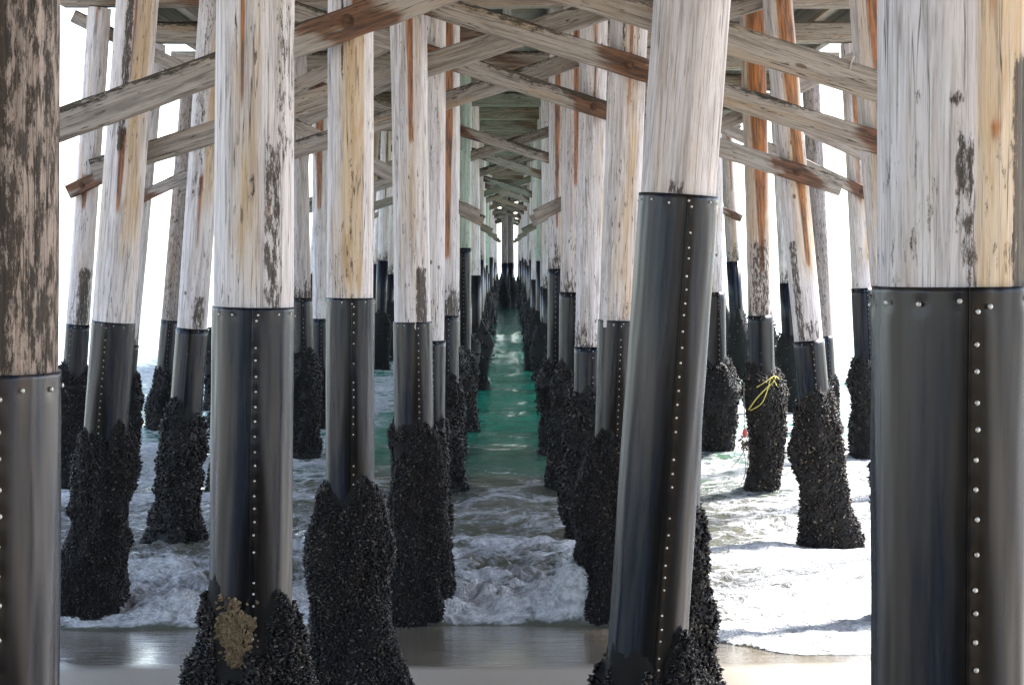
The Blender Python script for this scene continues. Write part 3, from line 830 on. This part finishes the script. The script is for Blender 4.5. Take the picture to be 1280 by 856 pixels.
def zc(h): return CAM_Z + h
BR = {}
FARB = ('weathered diagonal brace crossing a bent deep under the pier', 'braces of the far bents')
main = {2: True, 3: True, 4: True}
labels = {
    (2, '/'): 'dark edged grey brace with a rusty bolt on the yellow stained pile',
    (2, '\\'): 'splintered pale brace running behind the high jacketed leaning pile',
    (3, '/'): 'brace passing behind the rust dripped white pile and the brown banded pile',
    (3, '\\'): 'brace with a dark rust blotch bolted to the foam struck pile',
    (4, '/'): 'brown brace on the far side of the lowest jacketed pile and grey slanting pile',
    (4, '\\'): 'brace bolted across the red orange leaning pile, its sawn end sticking out'}
for k in range(2, NB):
    Yk = bentY(k)
    tint = (1, 1, 1, 1)
    r_ = rnd.random()
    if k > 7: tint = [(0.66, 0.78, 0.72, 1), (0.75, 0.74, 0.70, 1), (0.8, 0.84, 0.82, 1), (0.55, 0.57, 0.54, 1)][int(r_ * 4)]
    if k in (2, 3, 4) or (k >= 7 and k % 5 in (2, 4)):
        fr = {2: '/', 3: '\\', 4: '\\'}.get(k, '\\')
        for sg, nm in ((1, '/'), (-1, '\\')):
            H = 0.185 if k < 5 else 0.175
            if k == 2 and nm == '/':
                x0, z0, sl = -3.3, zc(0.53), 0.350
            elif k == 2:
                x0, z0, sl = 3.3, zc(0.70), 0.31
            elif k == 3:
                x0, z0, sl = sg * -3.48, zc(0.67 if sg > 0 else 0.735), 0.312 if sg > 0 else 0.305
            elif k == 4:
                x0, z0, sl = sg * -3.46, zc(0.66 if sg > 0 else 0.645), 0.320
            else:
                x0, z0, sl = sg * -3.45, zc(rnd.uniform(0.62, 0.75)), 0.32 + rnd.uniform(-0.01, 0.01)
            Lx = min(6.9, (CAP_Z - 0.12 - z0) / sl)
            x1 = x0 + sg * Lx
            z1 = z0 + sl * Lx
            front = nm == fr
            Yb = Yk + (-1 if front else 1) * (0.155 + 0.055)
            ends = ((x0, z0), (x1, z1, Yb)) if x0 < x1 else ((x1, z1), (x0, z0, Yb))
            px = [c for c in (PILES.get('li%d' % k) or PILES.get('le%d' % k), PILES.get('ri%d' % k)) if c]
            bl = []
            for c in (PILES.get('lm%d' % k), PILES.get('li%d' % k) or PILES.get('le%d' % k), PILES.get('ri%d' % k), PILES.get('rm%d' % k)):
                if c:
                    sl_ = math.tan(c[0].rotation_euler.y)
                    # where the brace meets the leaning axis
                    zz_ = z0
                    for _ in range(4):
                        xx = c[0].location.x + sl_ * (zz_ - c[0].location.z)
                        zz_ = z0 + sl * abs(xx - x0)
                    if min(x0, x1) + 0.05 < xx < max(x0, x1) - 0.05: bl.append(xx)
            lab, gr = (labels[(k, nm)], 'diagonal braces') if k < 5 else ('diagonal brace of the %s, lower end on the %s' % (bent_name(k), side_name(-sg)), FARB[1])
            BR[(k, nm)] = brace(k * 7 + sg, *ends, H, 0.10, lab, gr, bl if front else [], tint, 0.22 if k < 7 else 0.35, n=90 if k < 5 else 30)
    elif k < 7 or k % 5 == 0:
        for sg in (-1, 1):
            for (xa, ha, xb, hb, fr) in ((5.5, 0.72, 0.85, 2.85, -1), (5.5, 2.96, 0.36, 0.42, 1)):
                lab = FARB
                Yb = Yk + fr * (0.155 + 0.05)
                ends = ((sg * xa, zc(ha)), (sg * xb, zc(hb), Yb))
                if ends[0][0] > ends[1][0]:
                    ends = ((sg * xb, zc(hb)), (sg * xa, zc(ha), Yb))
                c = PILES.get(('lo' if sg < 0 else 'ro') + str(k))
                bl = []
                if c and fr < 0:
                    bl = [c[0].location.x + math.tan(c[0].rotation_euler.y) * (zc(ha) - c[0].location.z)]
                brace(k * 11 + sg + int(ha * 10), *ends, 0.17, 0.09, 'steep brace of the %s, %s end high, %s' % (bent_name(k), 'lane' if hb > ha else 'outer', side_name(sg)), 'steep braces of the outer bays', bl, tint if k > 7 else (1.12, 1.1, 1.1, 1), 0.15, n=30)

# caps across every bent, then the deck
CAPL = 0.30
for k in range(-9, NB):
    Yk = bentY(k) if k >= 0 else -0.35 + S * (k + 1)
    L = rnd.uniform(11.0, 11.4)
    g_ = rnd.random()
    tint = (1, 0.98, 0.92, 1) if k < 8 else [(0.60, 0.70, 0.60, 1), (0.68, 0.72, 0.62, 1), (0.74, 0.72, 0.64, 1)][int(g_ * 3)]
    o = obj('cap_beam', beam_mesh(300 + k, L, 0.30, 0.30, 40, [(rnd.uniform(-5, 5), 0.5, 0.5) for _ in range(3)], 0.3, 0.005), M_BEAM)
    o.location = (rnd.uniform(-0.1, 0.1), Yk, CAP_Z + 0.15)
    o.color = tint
    tag(o, 'heavy cap timber lying across the pile tops of the %s' % bent_name(k) if k >= 0 else 'cap timber carrying the deck above the dry sand', 'beam', 'cap beams across the bents')

deck = empty('pier_deck', (0, 0, CAP_Z + 0.305))
tag(deck, 'timber pier deck of planks on long stringers overhead', 'deck')
Y0, Y1 = -34.3, bentY(NB - 1) + 0.6
nst = 17
STR = mesh('stringer', *(lambda m: (m[0], m[1]))((np.array([(x, y, z) for x in (-0.06, 0.06) for y in (-0.5, 0.5) for z in (-0.17, 0.17)]), np.array([(0, 1, 3, 2), (4, 6, 7, 5), (0, 4, 5, 1), (2, 3, 7, 6), (0, 2, 6, 4), (1, 5, 7, 3)]))), smooth=False,
           attrs={'dark': [0.25] * 8, 'rust': [0] * 8, 'tan': [0.2] * 8})
M_STR = wood_material('stringer_timber', 1, 'beam')
STR.materials.append(M_STR)
seg = 3
for i in range(nst):
    x = -5.2 + 10.4 * i / (nst - 1)
    o = obj('stringer', STR, None, deck)
    o.scale = (1, Y1 - Y0, 1)
    o.location = (x, (Y0 + Y1) / 2, 0.17)
PW = 0.29
def plank_me():
    hw, L, T = PW / 2 - 0.002, 11.2, 0.08
    V = [(x, y, z) for x in (-L / 2, L / 2) for y in (-hw, hw) for z in (0, T)]
    Fq = [(0, 1, 3, 2), (4, 6, 7, 5), (0, 4, 5, 1), (2, 3, 7, 6), (0, 2, 6, 4), (1, 5, 7, 3)]
    return np.array(V), np.array(Fq)
pv, pf = plank_me()
PLK = mesh('plank', pv, pf, smooth=False, attrs={'dark': [0.3] * 8, 'rust': [0] * 8, 'tan': [0.2] * 8})
PLK.materials.append(M_BEAM)
ypl, rest = Y0 + PW / 2, []
cnt = 0
while ypl < Y1:
    if ypl > 22 and cnt < 300:
        o = obj('plank', PLK, None, deck)
        o.location = (rnd.uniform(-0.03, 0.03), ypl, 0.341 + rnd.uniform(0, 0.004))
        cnt += 1
    else:
        rest.append(ypl)
    ypl += PW
if rest:
    Vs = np.concatenate([pv + np.array((0, y, 0.341)) for y in rest])
    Fs = np.concatenate([pf + 8 * i for i in range(len(rest))])
    n_ = len(Vs)
    o = obj('deck_boarding', mesh('deck_boarding', Vs, Fs, smooth=False, attrs={'dark': [0.3] * n_, 'rust': [0] * n_, 'tan': [0.2] * n_}), M_BEAM, deck)
    tag(o, kind='stuff')

# ------------------------------------------------------------------ small things
# barnacle patch on the barnacled pile's jacket
e, loc, r = PILES['le1']
rg = np.random.default_rng(5)
Yk = bentY(1)
pts, V, Fq, Ft = [], [], [], []
n = 0
hexv = np.array([(math.cos(a), math.sin(a), 0) for a in np.arange(7) / 7 * 2 * np.pi])
for i in range(1900):
    px, py = rg.uniform(278, 330), rg.uniform(735, 822)
    # ragged blob in photo terms
    q = ((px - 303) / 24) ** 2 + ((py - 780) / 40) ** 2 + 0.5 * float(vn(px * 0.08, py * 0.06))
    if q > 0.85 and rg.random() > 0.05: continue
    u = max(-0.95, min(0.95, (px - 313) / 49.0))
    a = -math.acos(u)
    z = loc(at(640, py, Yk).z)
    rr = r * 1.02 + 0.008
    nv_ = np.array((math.cos(a), math.sin(a), 0))
    tv = np.array((-math.sin(a), math.cos(a), 0))
    s = rg.uniform(0.003, 0.0085)
    h = rg.uniform(0.5, 1.3) * s
    P = rr * nv_ + np.array((0, 0, z))
    lo = P + s * (hexv[:, 0:1] * tv + hexv[:, 1:2] * np.array((0, 0, 1.0))) - 0.004 * nv_
    hi = P + 0.45 * s * (hexv[:, 0:1] * tv + hexv[:, 1:2] * np.array((0, 0, 1.0))) + (h + 0.006) * nv_
    V.append(np.concatenate([lo, hi, [P + (0.4 * h + 0.005) * nv_]]))
    Fq.append(quads(7, 2) + n)
    k7 = np.arange(7)
    Ft.append(np.stack([7 + k7, 7 + (k7 + 1) % 7, np.full(7, 14)], 1) + n)
    n += 15
o = obj('barnacle_patch', mesh('barnacle_patch', np.concatenate(V), np.concatenate(Fq), np.concatenate(Ft), smooth=False), M_BARN, e)
tag(o, 'tan crust of barnacles on the dark jacket', kind='stuff')

def tube(name, pts, rad, mat, parent=None, n=6):
    P = [Vector(p) for p in pts]
    # smooth the path
    Q = []
    for i in range(len(P) - 1):
        p0, p1, p2, p3 = P[max(i - 1, 0)], P[i], P[i + 1], P[min(i + 2, len(P) - 1)]
        for s in range(5):
            t = s / 5
            Q.append(0.5 * ((2 * p1) + (p2 - p0) * t + (2 * p0 - 5 * p1 + 4 * p2 - p3) * t * t + (3 * p1 - p0 - 3 * p2 + p3) * t ** 3))
    Q.append(P[-1])
    V = []
    for i, q in enumerate(Q):
        d_ = (Q[min(i + 1, len(Q) - 1)] - Q[max(i - 1, 0)]).normalized()
        a = d_.orthogonal().normalized()
        b = d_.cross(a)
        for k in range(n):
            an = 2 * math.pi * k / n
            V.append(q + rad * (math.cos(an) * a + math.sin(an) * b))
    return obj(name, mesh(name, V, quads(n, len(Q))), mat, parent)

Yr = bentY(5)
def rp(px, py, fwd): return at(px, py, Yr - fwd - 0.05)
rope = empty('snagged_rope', rp(940, 520, 0.28))
tag(rope, 'tangle of yellow rope with a red float snagged on a mussel clad pile', 'rope')
def rloc(L): return [p - rope.location for p in L]
tube('rope_strand', rloc([rp(936, 512, 0.22), rp(944, 500, 0.29), rp(955, 488, 0.31), rp(966, 478, 0.27), rp(970, 470, 0.2)]), 0.008, M_ROPE, rope)
tube('rope_strand', rloc([rp(938, 513, 0.22), rp(952, 504, 0.3), rp(959, 488, 0.31), rp(964, 472, 0.28), rp(971, 482, 0.2)]), 0.007, M_ROPE, rope)
tube('rope_strand', rloc([rp(946, 484, 0.29), rp(957, 477, 0.31), rp(968, 470, 0.25), rp(974, 474, 0.2)]), 0.006, M_ROPE, rope)
tube('rope_strand', rloc([rp(930, 478, 0.16), rp(930, 500, 0.24), rp(931, 520, 0.25), rp(931, 537, 0.25)]), 0.006, M_LINE, rope)
for (a_, b_) in (((934, 552), (914, 585)), ((928, 556), (930, 600)), ((936, 560), (926, 606))):
    tube('rope_strand', rloc([rp(a_[0], a_[1], 0.25), rp((a_[0] + b_[0]) / 2 + 3, (a_[1] + b_[1]) / 2, 0.26), rp(b_[0], b_[1], 0.25)]), 0.005, M_LINE, rope)
V, nn = [], 10
prof = [(-1, 0.12), (-0.8, 0.5), (-0.4, 0.85), (0, 1), (0.4, 0.85), (0.8, 0.5), (1, 0.12)]
c0 = rp(931, 541, 0.25) - rope.location
for (h, q) in prof:
    for k in range(nn):
        a = 2 * math.pi * k / nn
        V.append((c0.x + 0.034 * q * math.cos(a), c0.y + 0.034 * q * math.sin(a), c0.z + 0.06 * h))
obj('float', mesh('float', V, quads(nn, len(prof))), M_FLOAT, rope)
# clump of weed below the float
V, Ft, n = [], [], 0
for i in range(160):
    c = rp(931 + rg.normal() * 3.2, 556 + rg.normal() * 4, 0.25 + rg.normal() * 0.03) - rope.location
    d1, d2 = Vector(rg.normal(size=3)) * 0.018, Vector(rg.normal(size=3)) * 0.018
    V += [c, c + d1, c + d2, c + d1 * 0.5 - d2 * 0.3]
    Ft += [(n, n + 1, n + 2), (n, n + 3, n + 1)]
    n += 4
o = obj('weed_clump', mesh('weed_clump', V, None, np.array(Ft), smooth=False), M_WEED, rope)
tag(o, kind='stuff')
# spike driven half way into the splintered brace
e = BR[(2, '\\')]
bpy.context.view_layer.update()
inv = e.matrix_world.inverted()
Yf = e.location.y - 0.05
tube('spike', [inv @ at(1062, 88, Yf + 0.01), inv @ at(1064, 80, Yf - 0.02), inv @ at(1067, 70, Yf - 0.05)], 0.006, M_NAIL, e)
